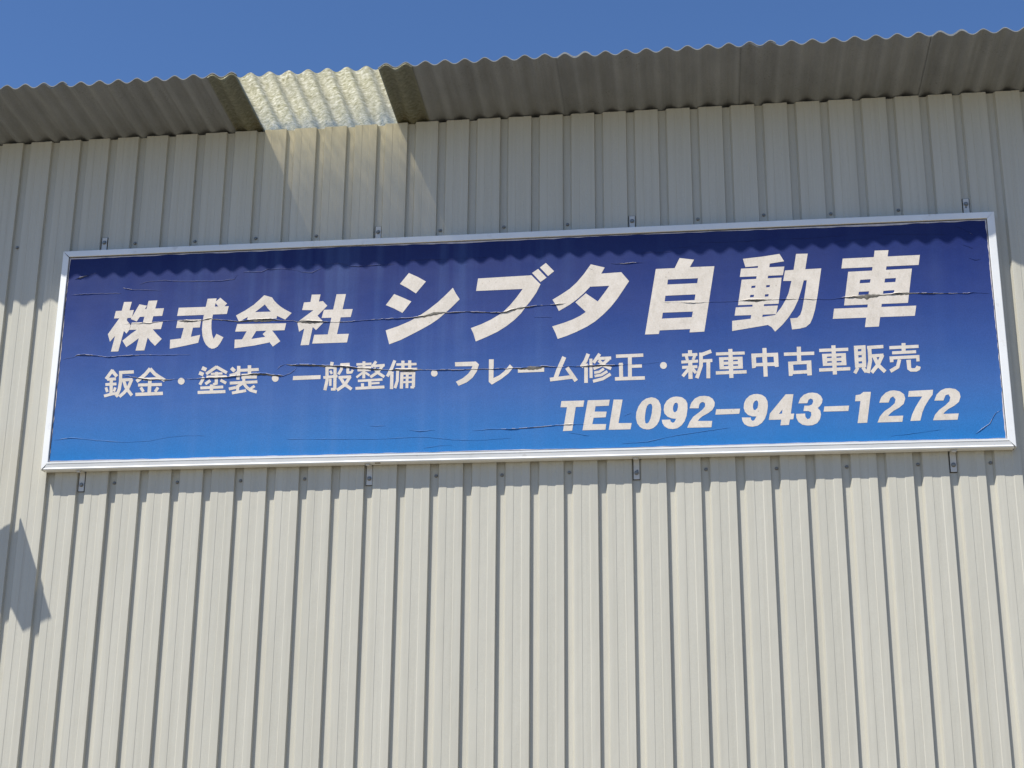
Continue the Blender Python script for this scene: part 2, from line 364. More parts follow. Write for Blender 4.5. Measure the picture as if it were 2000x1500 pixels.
# outlines of the print, in metres in the board plane (x, z): (character, line, outlines, holes)
GLYPHS=[('株',0,[[(0.8288,3.1328),(0.88,3.1322),(0.8199,2.8058),(0.7723,2.8061)],[(0.7802,3.0744),(0.8982,3.0767),(0.8893,3.0252),(0.7725,3.0255)],[(0.811,3.0309),(0.7417,2.922),(0.7597,2.8713),(0.7946,2.9147),(0.8401,2.9754),(0.8474,3.0132)],[(0.8555,3.0129),(0.8855,2.9764),(0.88,2.9468),(0.8635,2.9216),(0.846,2.9385),(0.8225,2.9924)],[(0.9313,3.1138),(0.9819,3.1022),(0.9236,2.9995),(0.8833,3.0173)],[(0.9489,3.0803),(1.0945,3.0815),(1.0866,3.0309),(0.9371,3.0294)],[(0.9899,3.1347),(1.0474,3.1352),(0.9893,2.8067),(0.9321,2.8073)],[(0.892,2.9938),(1.095,2.9917),(1.0856,2.9433),(0.8802,2.9454)],[(0.9434,2.9553),(0.8931,2.9192),(0.8409,2.8751),(0.87,2.8323),(0.909,2.8593),(0.949,2.8902),(0.9702,2.9543)],[(1.0324,2.9439),(1.0616,2.9118),(1.0962,2.8782),(1.056,2.8339),(1.0257,2.8632),(1.0019,2.8937),(0.9707,2.9489)]],[]),
('式',0,[[(1.1906,3.0805),(1.514,3.0788),(1.5056,3.0277),(1.1841,3.0264)],[(1.3741,3.1333),(1.4324,3.1337),(1.416,3.0257),(1.4097,2.9827),(1.4123,2.9341),(1.4199,2.8935),(1.431,2.8663),(1.4391,2.8821),(1.4471,2.8993),(1.4934,2.8748),(1.4762,2.838),(1.4595,2.8145),(1.4418,2.8045),(1.4236,2.8024),(1.4046,2.8111),(1.3849,2.8305),(1.37,2.8551),(1.3585,2.8877),(1.3519,2.9309),(1.3523,2.974),(1.3567,3.0225)],[(1.456,3.1368),(1.5023,3.0969),(1.4716,3.0615),(1.4611,3.0619),(1.4235,3.1082)],[(1.1902,2.999),(1.3426,2.9987),(1.3372,2.9449),(1.1836,2.9465)],[(1.2358,2.9567),(1.2933,2.9492),(1.2826,2.8797),(1.2187,2.8685)],[(1.1511,2.8709),(1.2181,2.8766),(1.2822,2.885),(1.3429,2.8958),(1.3339,2.8443),(1.2456,2.8273),(1.1531,2.8118)]],[]),
('会',0,[[(1.7385,3.1426),(1.7894,3.1257),(1.746,3.0813),(1.7173,3.0568),(1.6847,3.0324),(1.6393,3.0017),(1.5874,2.9727),(1.5649,3.0153),(1.6234,3.0469),(1.6764,3.0827),(1.7112,3.1152)],[(1.7385,3.1426),(1.7894,3.1257),(1.8037,3.1048),(1.8232,3.0837),(1.8479,3.0625),(1.875,3.044),(1.9207,3.018),(1.8813,2.9765),(1.8277,3.0027),(1.7868,3.0325),(1.7645,3.0563),(1.746,3.0813)],[(1.6689,3.033),(1.7999,3.032),(1.8277,3.0027),(1.826,2.9853),(1.6378,2.9843),(1.643,3.007)],[(1.5765,2.9583),(1.8891,2.9521),(1.8811,2.907),(1.5666,2.909)],[(1.6422,2.913),(1.7025,2.9108),(1.6731,2.857),(1.612,2.8525)],[(1.5673,2.8568),(1.6131,2.8565),(1.6731,2.857),(1.7572,2.8674),(1.7831,2.8705),(1.788,2.8303),(1.6927,2.8137),(1.5683,2.8007)],[(1.7665,2.9084),(1.8017,2.9085),(1.8297,2.8741),(1.8578,2.8359),(1.8129,2.8029),(1.7849,2.8384),(1.7653,2.8631),(1.7431,2.8866)]],[]),
('社',0,[[(2.0425,3.1339),(2.0985,3.133),(2.0871,3.0714),(2.035,3.0735)],[(1.9954,3.0844),(2.0344,3.0856),(2.089,3.0862),(2.1148,3.0892),(2.1448,3.0571),(2.0856,2.9936),(2.1182,2.9603),(2.124,2.9467),(2.081,2.9003),(2.0606,2.9197),(2.0066,2.9137),(1.9739,2.8936),(1.9607,2.9501),(1.9753,2.9683),(2.0579,3.0309),(1.9862,3.035)],[(2.0115,2.9456),(2.0626,2.9437),(2.0404,2.8057),(1.9875,2.8049)],[(2.1999,3.1303),(2.2596,3.1293),(2.2128,2.8637),(2.1549,2.8631)],[(2.124,3.031),(2.3063,3.0294),(2.2955,2.9777),(2.1122,2.9779)],[(2.0708,2.8701),(2.2883,2.8689),(2.279,2.8137),(2.0606,2.8135)]],[]),
('シ',0,[[(2.6516,3.2518),(2.7106,3.2223),(2.7599,3.1915),(2.6991,3.116),(2.6493,3.1513),(2.5971,3.1821)],[(2.5631,3.1171),(2.6186,3.0917),(2.6723,3.0646),(2.6188,2.9921),(2.5661,3.0225),(2.5134,3.047)],[(2.9287,3.1435),(2.948,3.1053),(2.9724,3.067),(2.9227,3.0158),(2.8796,2.9768),(2.8432,2.9447),(2.7966,2.913),(2.7466,2.8849),(2.6799,2.8504),(2.6132,2.8177),(2.5429,2.7921),(2.5178,2.8827),(2.5936,2.9064),(2.664,2.9355),(2.7241,2.9686),(2.7774,3.0055),(2.8373,3.0528),(2.8838,3.0972)]],[]),
('ブ',0,[[(3.0842,3.1978),(3.4132,3.205),(3.4685,3.1442),(3.442,3.0889),(3.4032,3.0323),(3.3821,3.007),(3.3504,2.9616),(3.3117,2.9221),(3.2625,2.8831),(3.2062,2.848),(3.1392,2.8171),(3.0758,2.7916),(3.0608,2.8422),(3.0443,2.8781),(3.1062,2.9),(3.1663,2.9275),(3.2192,2.9591),(3.2439,2.9768),(3.2827,3.0164),(3.3214,3.0636),(3.3602,3.1185),(3.0728,3.1169)],[(3.4541,3.2449),(3.5057,3.186),(3.4685,3.1592),(3.4167,3.22)],[(3.5014,3.282),(3.5519,3.2256),(3.5146,3.1958),(3.4647,3.2539)]],[]),
('タ',0,[[(3.7757,3.2611),(3.8601,3.2367),(3.8386,3.1981),(3.9598,3.2024),(4.0062,3.1424),(3.9776,3.0987),(3.9347,3.0335),(3.8922,2.9795),(3.8498,2.9367),(3.8006,2.8942),(3.7515,2.8629),(3.6885,2.8321),(3.6255,2.8068),(3.573,2.7903),(3.5591,2.8294),(3.5398,2.8707),(3.6083,2.8903),(3.6644,2.9104),(3.71,2.9327),(3.7434,2.9555),(3.6807,3.0193),(3.7443,3.0746),(3.8157,3.0196),(3.8512,3.0665),(3.8868,3.1174),(3.771,3.1165),(3.732,3.075),(3.6896,3.0375),(3.6438,3.0039),(3.5804,2.9673),(3.5663,2.9995),(3.5417,3.0415),(3.5947,3.0731),(3.6477,3.1084),(3.6902,3.1479),(3.7329,3.1988)]],[]),
('自',0,[[(4.1685,3.2142),(4.2816,3.2147),(4.3127,3.2787),(4.399,3.2643),(4.3722,3.2172),(4.5188,3.2169),(4.4463,2.8048),(4.3594,2.8028),(4.3632,2.8239),(4.1829,2.8219),(4.1776,2.7997),(4.0956,2.7993)]],[[(4.2397,3.1433),(4.419,3.144),(4.4135,3.1127),(4.235,3.1113)],[(4.2219,3.0402),(4.4007,3.0418),(4.3948,3.0055),(4.2169,3.0038)],[(4.2042,2.9332),(4.3824,2.9333),(4.3756,2.898),(4.1981,2.8954)]]),
('動',0,[[(4.6897,3.2572),(4.8011,3.2662),(4.9069,3.2793),(4.9318,3.2309),(4.8426,3.219),(4.7805,3.2079),(4.7022,3.2034)],[(4.7838,3.2452),(4.8509,3.2423),(4.7839,2.8556),(4.7176,2.8581)],[(4.6764,3.1946),(4.9321,3.1975),(4.9205,3.1431),(4.6672,3.1419)],[(4.6774,3.1239),(4.9126,3.1278),(4.8872,2.9635),(4.6496,2.9631)],[(4.6365,2.95),(4.8831,2.9521),(4.8699,2.8986),(4.6273,2.8981)],[(4.6117,2.8659),(4.7201,2.8754),(4.8643,2.893),(4.8691,2.841),(4.8223,2.8331),(4.6094,2.8025)],[(5.0044,3.275),(5.0729,3.274),(5.0535,3.1747),(5.147,3.1766),(5.1166,3.0087),(5.0978,2.9207),(5.0808,2.8676),(5.0648,2.8337),(5.0388,2.8117),(5.0029,2.8035),(4.9582,2.7994),(4.9508,2.8686),(4.9919,2.8709),(5.0107,2.8894),(5.023,2.9236),(5.037,2.9886),(5.049,3.0501),(5.0589,3.1042),(5.041,3.1049),(5.0258,3.0511),(5.0027,2.9822),(4.9769,2.9292),(4.9422,2.8766),(4.9045,2.832),(4.8597,2.7896),(4.8396,2.819),(4.8152,2.8353),(4.8719,2.9024),(4.9022,2.9398),(4.9294,2.9851),(4.9495,3.0308),(4.9691,3.104),(4.9206,3.106),(4.9345,3.1719),(4.9851,3.1737)]],[[(4.7337,3.0824),(4.758,3.0834),(4.7549,3.0698),(4.7313,3.068)],[(4.8205,3.0828),(4.8422,3.0838),(4.8398,3.0703),(4.8188,3.0692)],[(4.7242,3.0251),(4.7466,3.0257),(4.7435,3.0111),(4.7211,3.01)],[(4.8108,3.0255),(4.8325,3.0262),(4.8293,3.0116),(4.8084,3.0104)]]),
('車',0,[[(5.4634,3.2757),(5.5435,3.2753),(5.4577,2.7995),(5.3779,2.7986)],[(5.275,3.2331),(5.7225,3.237),(5.7109,3.1745),(5.2642,3.1709)],[(5.3022,3.1479),(5.6705,3.1529),(5.633,2.9396),(5.2662,2.9377)],[(5.2073,2.9197),(5.6787,2.9206),(5.6665,2.8582),(5.1967,2.8568)]],[[(5.3685,3.0946),(5.4289,3.096),(5.424,3.0741),(5.3636,3.0727)],[(5.5122,3.0964),(5.5752,3.0976),(5.57,3.0727),(5.507,3.0715)],[(5.3561,3.0197),(5.4153,3.0204),(5.4105,3.0001),(5.352,2.9994)],[(5.4977,3.0198),(5.561,3.0222),(5.5566,3.0039),(5.4937,3.0018)]]),
('T',2,[[(3.5944,2.4008),(3.7302,2.4009),(3.7238,2.3624),(3.6793,2.3621),(3.6574,2.2181),(3.603,2.2171),(3.6277,2.362),(3.5891,2.3631)]],[]),
('E',2,[[(3.7508,2.4009),(3.8808,2.4011),(3.8744,2.3643),(3.7965,2.3634),(3.791,2.3306),(3.8619,2.3286),(3.8555,2.2944),(3.7846,2.2932),(3.7762,2.2545),(3.858,2.2528),(3.8531,2.2191),(3.7186,2.2186)]],[]),
('L',2,[[(3.9035,2.4011),(3.9562,2.3995),(3.9301,2.2565),(4.0074,2.255),(3.9999,2.2173),(3.8726,2.2176)]],[]),
('0',2,[[(4.1247,2.4086),(4.1485,2.4032),(4.1668,2.3886),(4.1776,2.3632),(4.1811,2.3319),(4.1761,2.2947),(4.1679,2.2639),(4.154,2.2394),(4.1328,2.2214),(4.1118,2.2143),(4.0969,2.2137),(4.0731,2.2184),(4.0554,2.2297),(4.0394,2.2519),(4.0325,2.2863),(4.0361,2.3205),(4.0487,2.3545),(4.0702,2.3852),(4.0945,2.4017)]],[[(4.1179,2.3697),(4.1268,2.3647),(4.13,2.349),(4.1257,2.3117),(4.1175,2.2777),(4.1066,2.2563),(4.0961,2.2488),(4.0872,2.2537),(4.0846,2.2755),(4.0867,2.3035),(4.0917,2.3345),(4.0996,2.3561),(4.1088,2.3668)]]),
('9',2,[[(4.2743,2.4088),(4.304,2.4033),(4.3244,2.387),(4.3342,2.3649),(4.3343,2.3337),(4.3277,2.2904),(4.3149,2.2567),(4.2965,2.2325),(4.2724,2.2161),(4.2455,2.2116),(4.2189,2.216),(4.1984,2.2289),(4.1869,2.2478),(4.183,2.2697),(4.2321,2.2698),(4.2348,2.2574),(4.2465,2.2493),(4.257,2.2552),(4.2664,2.2735),(4.2412,2.2767),(4.2176,2.2873),(4.2002,2.3065),(4.1954,2.3315),(4.1999,2.3595),(4.2139,2.3841),(4.2352,2.4006),(4.2533,2.4073)]],[[(4.2704,2.3724),(4.2791,2.365),(4.2792,2.3447),(4.2736,2.323),(4.2614,2.3125),(4.2526,2.3174),(4.2494,2.3331),(4.252,2.3517),(4.2598,2.3671)]]),
('2',2,[[(4.4351,2.4081),(4.4617,2.4032),(4.482,2.3886),(4.4931,2.3665),(4.4909,2.3448),(4.4768,2.3203),(4.4526,2.3024),(4.4195,2.2848),(4.4012,2.2698),(4.392,2.257),(4.4747,2.2548),(4.469,2.217),(4.3293,2.2177),(4.3445,2.2528),(4.3661,2.2832),(4.3964,2.3056),(4.4207,2.325),(4.4361,2.3432),(4.4372,2.3619),(4.4251,2.3716),(4.4116,2.3673),(4.4023,2.3536),(4.3987,2.3334),(4.3462,2.335),(4.3566,2.3674),(4.3782,2.3932),(4.4053,2.4065)]],[]),
('-',2,[[(4.5,2.3243),(4.6378,2.3241),(4.6323,2.2936),(4.4942,2.2919)]],[]),
('9',2,[[(4.7414,2.4104),(4.7662,2.4043),(4.7861,2.3888),(4.7968,2.3652),(4.7979,2.3358),(4.7908,2.2928),(4.7776,2.2593),(4.7591,2.2352),(4.735,2.219),(4.7055,2.2136),(4.6793,2.2174),(4.6592,2.2302),(4.6483,2.2506),(4.6455,2.2707),(4.6966,2.2692),(4.6978,2.2569),(4.7069,2.2483),(4.7173,2.2533),(4.7299,2.2745),(4.7051,2.2761),(4.6819,2.2851),(4.665,2.3041),(4.6586,2.3275),(4.6617,2.3553),(4.6739,2.3813),(4.6953,2.4009),(4.7192,2.4095)]],[[(4.7348,2.3724),(4.7424,2.3638),(4.7432,2.3467),(4.7379,2.3252),(4.7241,2.3126),(4.7149,2.3166),(4.7117,2.3321),(4.7146,2.3537),(4.7234,2.3674)]]),
('4',2,[[(4.9027,2.4033),(4.9466,2.4026),(4.9264,2.2859),(4.9459,2.2859),(4.9393,2.2517),(4.9198,2.2516),(4.9124,2.2187),(4.864,2.2176),(4.8703,2.2521),(4.7993,2.2519),(4.8067,2.2893)]],[[(4.8801,2.3134),(4.8769,2.2879),(4.8584,2.2862)]]),
('3',2,[[(5.0565,2.4092),(5.0825,2.4041),(5.1021,2.3886),(5.1111,2.3667),(5.107,2.3453),(5.0944,2.3272),(5.0807,2.3153),(5.0944,2.2995),(5.0974,2.2749),(5.0902,2.2475),(5.0731,2.225),(5.0464,2.2135),(5.0173,2.2122),(4.9886,2.2182),(4.9676,2.2356),(4.9571,2.2589),(4.9563,2.2835),(5.0079,2.2842),(5.0084,2.2651),(5.0192,2.2501),(5.0325,2.2537),(5.0422,2.2734),(5.0417,2.2918),(5.0289,2.2983),(4.999,2.2998),(5.0059,2.3313),(5.032,2.3305),(5.0499,2.3377),(5.0571,2.3529),(5.0558,2.3668),(5.043,2.3734),(5.0309,2.366),(5.0235,2.3462),(4.9722,2.3462),(4.9848,2.3767),(5.0063,2.3977),(5.0331,2.4077)]],[]),
('-',2,[[(5.1189,2.3234),(5.2595,2.3247),(5.253,2.2927),(5.1129,2.2928)]],[]),
('1',2,[[(5.3001,2.3861),(5.3256,2.3892),(5.3446,2.4041),(5.3872,2.4035),(5.3548,2.2199),(5.3008,2.2188),(5.325,2.3496),(5.2943,2.3498)]],[]),
('2',2,[[(5.518,2.4084),(5.5499,2.4017),(5.572,2.3837),(5.5773,2.3567),(5.5663,2.3264),(5.5397,2.3043),(5.5062,2.2862),(5.4835,2.2677),(5.4737,2.2558),(5.5589,2.2561),(5.5518,2.2202),(5.4129,2.2195),(5.4289,2.256),(5.456,2.2857),(5.4897,2.3076),(5.5164,2.3317),(5.5223,2.3545),(5.5102,2.3721),(5.4953,2.3649),(5.487,2.3479),(5.4827,2.3365),(5.4298,2.3373),(5.4435,2.3703),(5.4704,2.3964),(5.4963,2.4071)]],[]),
('7',2,[[(5.6002,2.402),(5.7366,2.4055),(5.7307,2.3751),(5.7071,2.3452),(5.6829,2.3078),(5.6659,2.2702),(5.6519,2.2243),(5.5966,2.2235),(5.6082,2.2604),(5.629,2.3017),(5.6531,2.3392),(5.673,2.3672),(5.5935,2.3677)]],[]),
('2',2,[[(5.8299,2.4123),(5.8615,2.4055),(5.8813,2.3858),(5.8855,2.359),(5.8739,2.3288),(5.8466,2.3068),(5.8132,2.2888),(5.7905,2.2704),(5.7826,2.26),(5.8678,2.2606),(5.8585,2.2238),(5.7224,2.2242),(5.7362,2.2568),(5.7633,2.2864),(5.7971,2.3101),(5.8221,2.3342),(5.8285,2.3569),(5.8199,2.3754),(5.8036,2.371),(5.7931,2.3503),(5.7894,2.3397),(5.7382,2.3405),(5.754,2.3763),(5.7791,2.4004),(5.8049,2.4111)]],[]),
('鈑',1,[[(0.7855,2.6917),(0.7478,2.634),(0.7664,2.6207),(0.804,2.6783)],[(0.7809,2.6757),(0.8183,2.635),(0.8338,2.6489),(0.7964,2.6896)],[(0.766,2.6154),(0.8225,2.6168),(0.8198,2.6358),(0.7632,2.6344)],[(0.7808,2.6262),(0.7882,2.5252),(0.809,2.5242),(0.8017,2.6251)],[(0.7574,2.5823),(0.8286,2.5845),(0.8259,2.6028),(0.7546,2.6006)],[(0.7532,2.5708),(0.7648,2.5405),(0.7813,2.545),(0.7697,2.5752)],[(0.8141,2.5741),(0.807,2.5476),(0.823,2.5417),(0.83,2.5681)],[(0.7572,2.5084),(0.8059,2.5203),(0.838,2.5239),(0.8337,2.5421),(0.8006,2.5383),(0.7508,2.5262)],[(0.8213,2.5222),(0.837,2.5045),(0.8483,2.5141),(0.8326,2.5318)],[(0.8395,2.6563),(0.9343,2.658),(0.9315,2.679),(0.8366,2.6773)],[(0.837,2.6749),(0.8419,2.6123),(0.8387,2.5639),(0.8245,2.5167),(0.8446,2.5086),(0.8594,2.5578),(0.8629,2.6099),(0.8578,2.674)],[(0.8531,2.6082),(0.93,2.609),(0.9275,2.6286),(0.8505,2.6279)],[(0.9148,2.6257),(0.8973,2.574),(0.8734,2.5421),(0.8464,2.5184),(0.8607,2.5027),(0.889,2.5275),(0.9156,2.563),(0.934,2.6172)],[(0.8633,2.6109),(0.8801,2.568),(0.9007,2.5408),(0.9261,2.5101),(0.941,2.5218),(0.916,2.5521),(0.8976,2.5764),(0.882,2.6163)]],[]),
('金',1,[[(1.0282,2.6942),(1.0033,2.6615),(0.9808,2.641),(0.9482,2.6145),(0.9637,2.5962),(0.9967,2.623),(1.0208,2.6451),(1.0468,2.679)],[(1.0283,2.6783),(1.0617,2.6432),(1.0931,2.6207),(1.1329,2.5972),(1.1427,2.6164),(1.1039,2.6394),(1.0755,2.6598),(1.0438,2.6931)],[(1.0005,2.6096),(1.0973,2.6119),(1.0949,2.6295),(0.9981,2.6273)],[(1.0297,2.6219),(1.0325,2.5214),(1.0557,2.5194),(1.053,2.6198)],[(0.9691,2.5719),(1.1222,2.5716),(1.1201,2.5911),(0.9669,2.5915)],[(0.9789,2.5614),(0.9985,2.5326),(1.0138,2.5419),(0.9941,2.5707)],[(1.0895,2.5681),(1.073,2.5404),(1.0895,2.5295),(1.1059,2.5571)],[(0.9573,2.5109),(1.1333,2.5128),(1.1307,2.5341),(0.9546,2.5322)]],[]),
('・',1,[[(1.2653,2.5975),(1.2647,2.5907),(1.2621,2.5847),(1.2576,2.58),(1.2518,2.5771),(1.2451,2.5762),(1.2383,2.5775),(1.232,2.5808),(1.2268,2.5858),(1.2232,2.592),(1.2216,2.5988),(1.2222,2.6056),(1.2248,2.6116),(1.2293,2.6164),(1.2351,2.6193),(1.2418,2.6202),(1.2486,2.6189),(1.255,2.6155),(1.2601,2.6105),(1.2637,2.6043)]],[]),
('塗',1,[[(1.3656,2.669),(1.3945,2.6555),(1.4028,2.6777),(1.3739,2.6912)],[(1.3505,2.6376),(1.3793,2.6257),(1.3863,2.6477),(1.3575,2.6596)],[(1.3786,2.6241),(1.3557,2.5763),(1.3727,2.5668),(1.3956,2.6145)],[(1.4571,2.6925),(1.3936,2.6474),(1.4057,2.6311),(1.4692,2.6761)],[(1.4559,2.676),(1.5274,2.6345),(1.5357,2.6512),(1.4642,2.6927)],[(1.4299,2.632),(1.5041,2.6328),(1.5025,2.6472),(1.4283,2.6465)],[(1.4034,2.6113),(1.5318,2.6106),(1.5302,2.6282),(1.4017,2.6289)],[(1.4552,2.652),(1.4577,2.5706),(1.4782,2.5692),(1.4757,2.6505)],[(1.467,2.5859),(1.4459,2.5788),(1.4528,2.5621),(1.474,2.5693)],[(1.4231,2.6045),(1.393,2.583),(1.4048,2.5673),(1.4349,2.5888)],[(1.49,2.589),(1.5269,2.5685),(1.5346,2.5848),(1.4977,2.6053)],[(1.3699,2.5414),(1.5148,2.5438),(1.5128,2.5619),(1.3677,2.5596)],[(1.4283,2.5714),(1.4304,2.5184),(1.4521,2.5171),(1.45,2.5701)],[(1.3549,2.512),(1.5307,2.5129),(1.5287,2.5328),(1.3528,2.532)]],[]),
('装',1,[[(1.5499,2.6653),(1.573,2.6432),(1.5879,2.6594),(1.5648,2.6814)],[(1.593,2.6856),(1.596,2.616),(1.6176,2.6148),(1.6147,2.6844)],[(1.5528,2.6162),(1.5852,2.6233),(1.6071,2.6375),(1.5964,2.6531),(1.5769,2.6404),(1.5473,2.6339)],[(1.6161,2.6464),(1.7329,2.6489),(1.7308,2.6677),(1.6139,2.6652)],[(1.6605,2.6872),(1.6645,2.6229),(1.6867,2.6222),(1.6827,2.6865)],[(1.6256,2.6155),(1.7239,2.6161),(1.7222,2.6336),(1.6238,2.633)],[(1.6263,2.6014),(1.7232,2.6005),(1.7218,2.618),(1.6248,2.6189)],[(1.5935,2.6162),(1.5941,2.5968),(1.6145,2.5955),(1.6139,2.6149)],[(1.6313,2.6068),(1.6334,2.574),(1.6519,2.5735),(1.6498,2.6062)],[(1.5549,2.5665),(1.7293,2.5695),(1.7273,2.5882),(1.5528,2.5853)],[(1.6272,2.579),(1.5916,2.5561),(1.5482,2.5479),(1.5534,2.5295),(1.5999,2.5383),(1.6382,2.5629)],[(1.5985,2.5575),(1.5966,2.5156),(1.6145,2.513),(1.6164,2.5549)],[(1.574,2.5033),(1.6622,2.5161),(1.6581,2.534),(1.5698,2.5212)],[(1.633,2.5681),(1.6572,2.5384),(1.6855,2.5171),(1.7262,2.5045),(1.7302,2.5229),(1.693,2.5344),(1.6698,2.5519),(1.6473,2.5795)],[(1.7069,2.56),(1.6775,2.5391),(1.6879,2.5251),(1.7172,2.5459)]],[]),
('・',1,[[(1.8611,2.5964),(1.8604,2.5897),(1.8577,2.5837),(1.8532,2.5791),(1.8474,2.5762),(1.8409,2.5753),(1.8342,2.5766),(1.828,2.5799),(1.823,2.5848),(1.8196,2.591),(1.8182,2.5978),(1.8188,2.6045),(1.8215,2.6105),(1.826,2.6152),(1.8318,2.6181),(1.8384,2.6189),(1.8451,2.6176),(1.8513,2.6144),(1.8563,2.6094),(1.8597,2.6032)]],[]),
('一',1,[[(1.9513,2.6084),(2.1232,2.6091),(2.1235,2.5843),(1.9502,2.5826)]],[]),
('般',1,[[(2.1812,2.693),(2.1767,2.6589),(2.1972,2.6544),(2.2018,2.6885)],[(2.1509,2.6609),(2.1548,2.5751),(2.1442,2.5148),(2.1639,2.5098),(2.1749,2.5722),(2.171,2.6603)],[(2.2015,2.6563),(2.2061,2.517),(2.2255,2.5162),(2.221,2.6554)],[(2.22,2.5251),(2.1912,2.5259),(2.192,2.5087),(2.2207,2.5078)],[(2.156,2.6459),(2.2181,2.6469),(2.2165,2.6644),(2.1543,2.6633)],[(2.1425,2.5843),(2.2301,2.5908),(2.2276,2.6081),(2.14,2.6017)],[(2.1753,2.6316),(2.1868,2.6111),(2.1999,2.618),(2.1883,2.6385)],[(2.1768,2.5858),(2.1779,2.5395),(2.1943,2.5386),(2.1931,2.585)],[(2.2448,2.6628),(2.3022,2.6641),(2.3006,2.6821),(2.2431,2.6809)],[(2.244,2.6773),(2.2425,2.6452),(2.2261,2.615),(2.2416,2.6053),(2.2599,2.639),(2.2616,2.6751)],[(2.282,2.674),(2.2827,2.6197),(2.3003,2.6186),(2.2996,2.6729)],[(2.2849,2.6113),(2.3165,2.6128),(2.3147,2.6289),(2.283,2.6274)],[(2.319,2.6133),(2.3288,2.6331),(2.3163,2.6403),(2.3065,2.6205)],[(2.2362,2.5816),(2.3146,2.5841),(2.3128,2.602),(2.2343,2.5996)],[(2.3,2.5996),(2.2692,2.5497),(2.2238,2.5183),(2.2355,2.5017),(2.2839,2.5351),(2.3165,2.5881)],[(2.241,2.5816),(2.2664,2.5405),(2.3147,2.5055),(2.3251,2.5213),(2.2803,2.5538),(2.2571,2.5913)]],[]),
('整',1,[[(2.3443,2.6622),(2.4379,2.6632),(2.4367,2.6787),(2.3431,2.6778)],[(2.3525,2.6434),(2.4354,2.6428),(2.4346,2.6571),(2.3516,2.6576)],[(2.3532,2.6251),(2.4346,2.6246),(2.4338,2.6382),(2.3523,2.6387)],[(2.3504,2.6535),(2.352,2.6271),(2.3671,2.627),(2.3655,2.6533)],[(2.4183,2.653),(2.4192,2.6282),(2.4343,2.6277),(2.4334,2.6525)],[(2.3808,2.6885),(2.3834,2.5801),(2.4015,2.5792),(2.3989,2.6876)],[(2.3806,2.6227),(2.3425,2.593),(2.3514,2.5815),(2.3894,2.6111)],[(2.3965,2.6106),(2.4243,2.5912),(2.4315,2.6028),(2.4037,2.6222)],[(2.4585,2.691),(2.4298,2.6517),(2.4435,2.6407),(2.4723,2.68)],[(2.4538,2.6481),(2.5199,2.6512),(2.5181,2.6679),(2.4519,2.6649)],[(2.5,2.662),(2.4692,2.6209),(2.4278,2.5937),(2.4379,2.5784),(2.4816,2.6071),(2.5141,2.6505)],[(2.4473,2.635),(2.4762,2.6039),(2.5155,2.5774),(2.5244,2.5922),(2.4869,2.6175),(2.4595,2.647)],[(2.3576,2.557),(2.5092,2.5615),(2.5078,2.5769),(2.3561,2.5724)],[(2.4202,2.5695),(2.4219,2.5233),(2.4423,2.5227),(2.4407,2.5689)],[(2.4365,2.5395),(2.4919,2.5417),(2.4906,2.5547),(2.4351,2.5524)],[(2.3767,2.5493),(2.3777,2.5247),(2.3963,2.5241),(2.3954,2.5487)],[(2.3444,2.5091),(2.5228,2.5129),(2.5213,2.5307),(2.3429,2.527)]],[]),
('備',1,[[(2.5722,2.6919),(2.553,2.6404),(2.5292,2.5922),(2.5465,2.5824),(2.5706,2.6314),(2.5902,2.6838)],[(2.5552,2.6179),(2.5558,2.5072),(2.5761,2.506),(2.5756,2.6166)],[(2.5914,2.6535),(2.7158,2.6525),(2.715,2.6679),(2.5906,2.669)],[(2.6209,2.685),(2.6224,2.6339),(2.6422,2.6333),(2.6407,2.6843)],[(2.6629,2.6851),(2.6644,2.6325),(2.6842,2.6319),(2.6827,2.6844)],[(2.5894,2.6227),(2.7211,2.6215),(2.7203,2.6369),(2.5886,2.6381)],[(2.5915,2.6275),(2.5912,2.5596),(2.5786,2.5152),(2.5959,2.509),(2.6092,2.5558),(2.6095,2.6263)],[(2.6177,2.6114),(2.6164,2.5086),(2.6361,2.5071),(2.6375,2.6099)],[(2.6186,2.5952),(2.7098,2.5938),(2.7091,2.6098),(2.6179,2.6113)],[(2.627,2.5688),(2.6987,2.5696),(2.6978,2.5825),(2.6261,2.5817)],[(2.6279,2.5412),(2.6994,2.542),(2.6986,2.5549),(2.627,2.5541)],[(2.6515,2.6024),(2.6518,2.5103),(2.6691,2.5093),(2.6689,2.6014)],[(2.689,2.6088),(2.6901,2.5152),(2.7098,2.5143),(2.7087,2.6078)],[(2.7044,2.5216),(2.682,2.5229),(2.6821,2.5076),(2.7044,2.5063)]],[]),
('・',1,[[(2.8461,2.5974),(2.8452,2.591),(2.8425,2.5853),(2.8381,2.5808),(2.8325,2.578),(2.8263,2.5772),(2.82,2.5784),(2.8143,2.5816),(2.8097,2.5863),(2.8067,2.5922),(2.8056,2.5987),(2.8064,2.6052),(2.8091,2.6109),(2.8135,2.6154),(2.8191,2.6182),(2.8253,2.619),(2.8316,2.6178),(2.8373,2.6146),(2.8419,2.6098),(2.8449,2.6039)]],[]),
('フ',1,[[(2.9505,2.664),(3.0781,2.6643),(3.0976,2.6453),(3.0849,2.6012),(3.0589,2.5623),(3.0269,2.5359),(2.9755,2.5146),(2.9588,2.5411),(2.9998,2.5612),(3.0319,2.5877),(3.0493,2.6116),(3.0578,2.6358),(2.9525,2.6378)]],[]),
('レ',1,[[(3.1578,2.6755),(3.1868,2.6745),(3.1863,2.5568),(3.2208,2.5724),(3.2529,2.5988),(3.2849,2.6391),(3.3056,2.6185),(3.2766,2.5828),(3.2357,2.5506),(3.1773,2.516),(3.158,2.5333)]],[]),
('ー',1,[[(3.3336,2.6115),(3.4917,2.6124),(3.4917,2.5865),(3.3337,2.5856)]],[]),
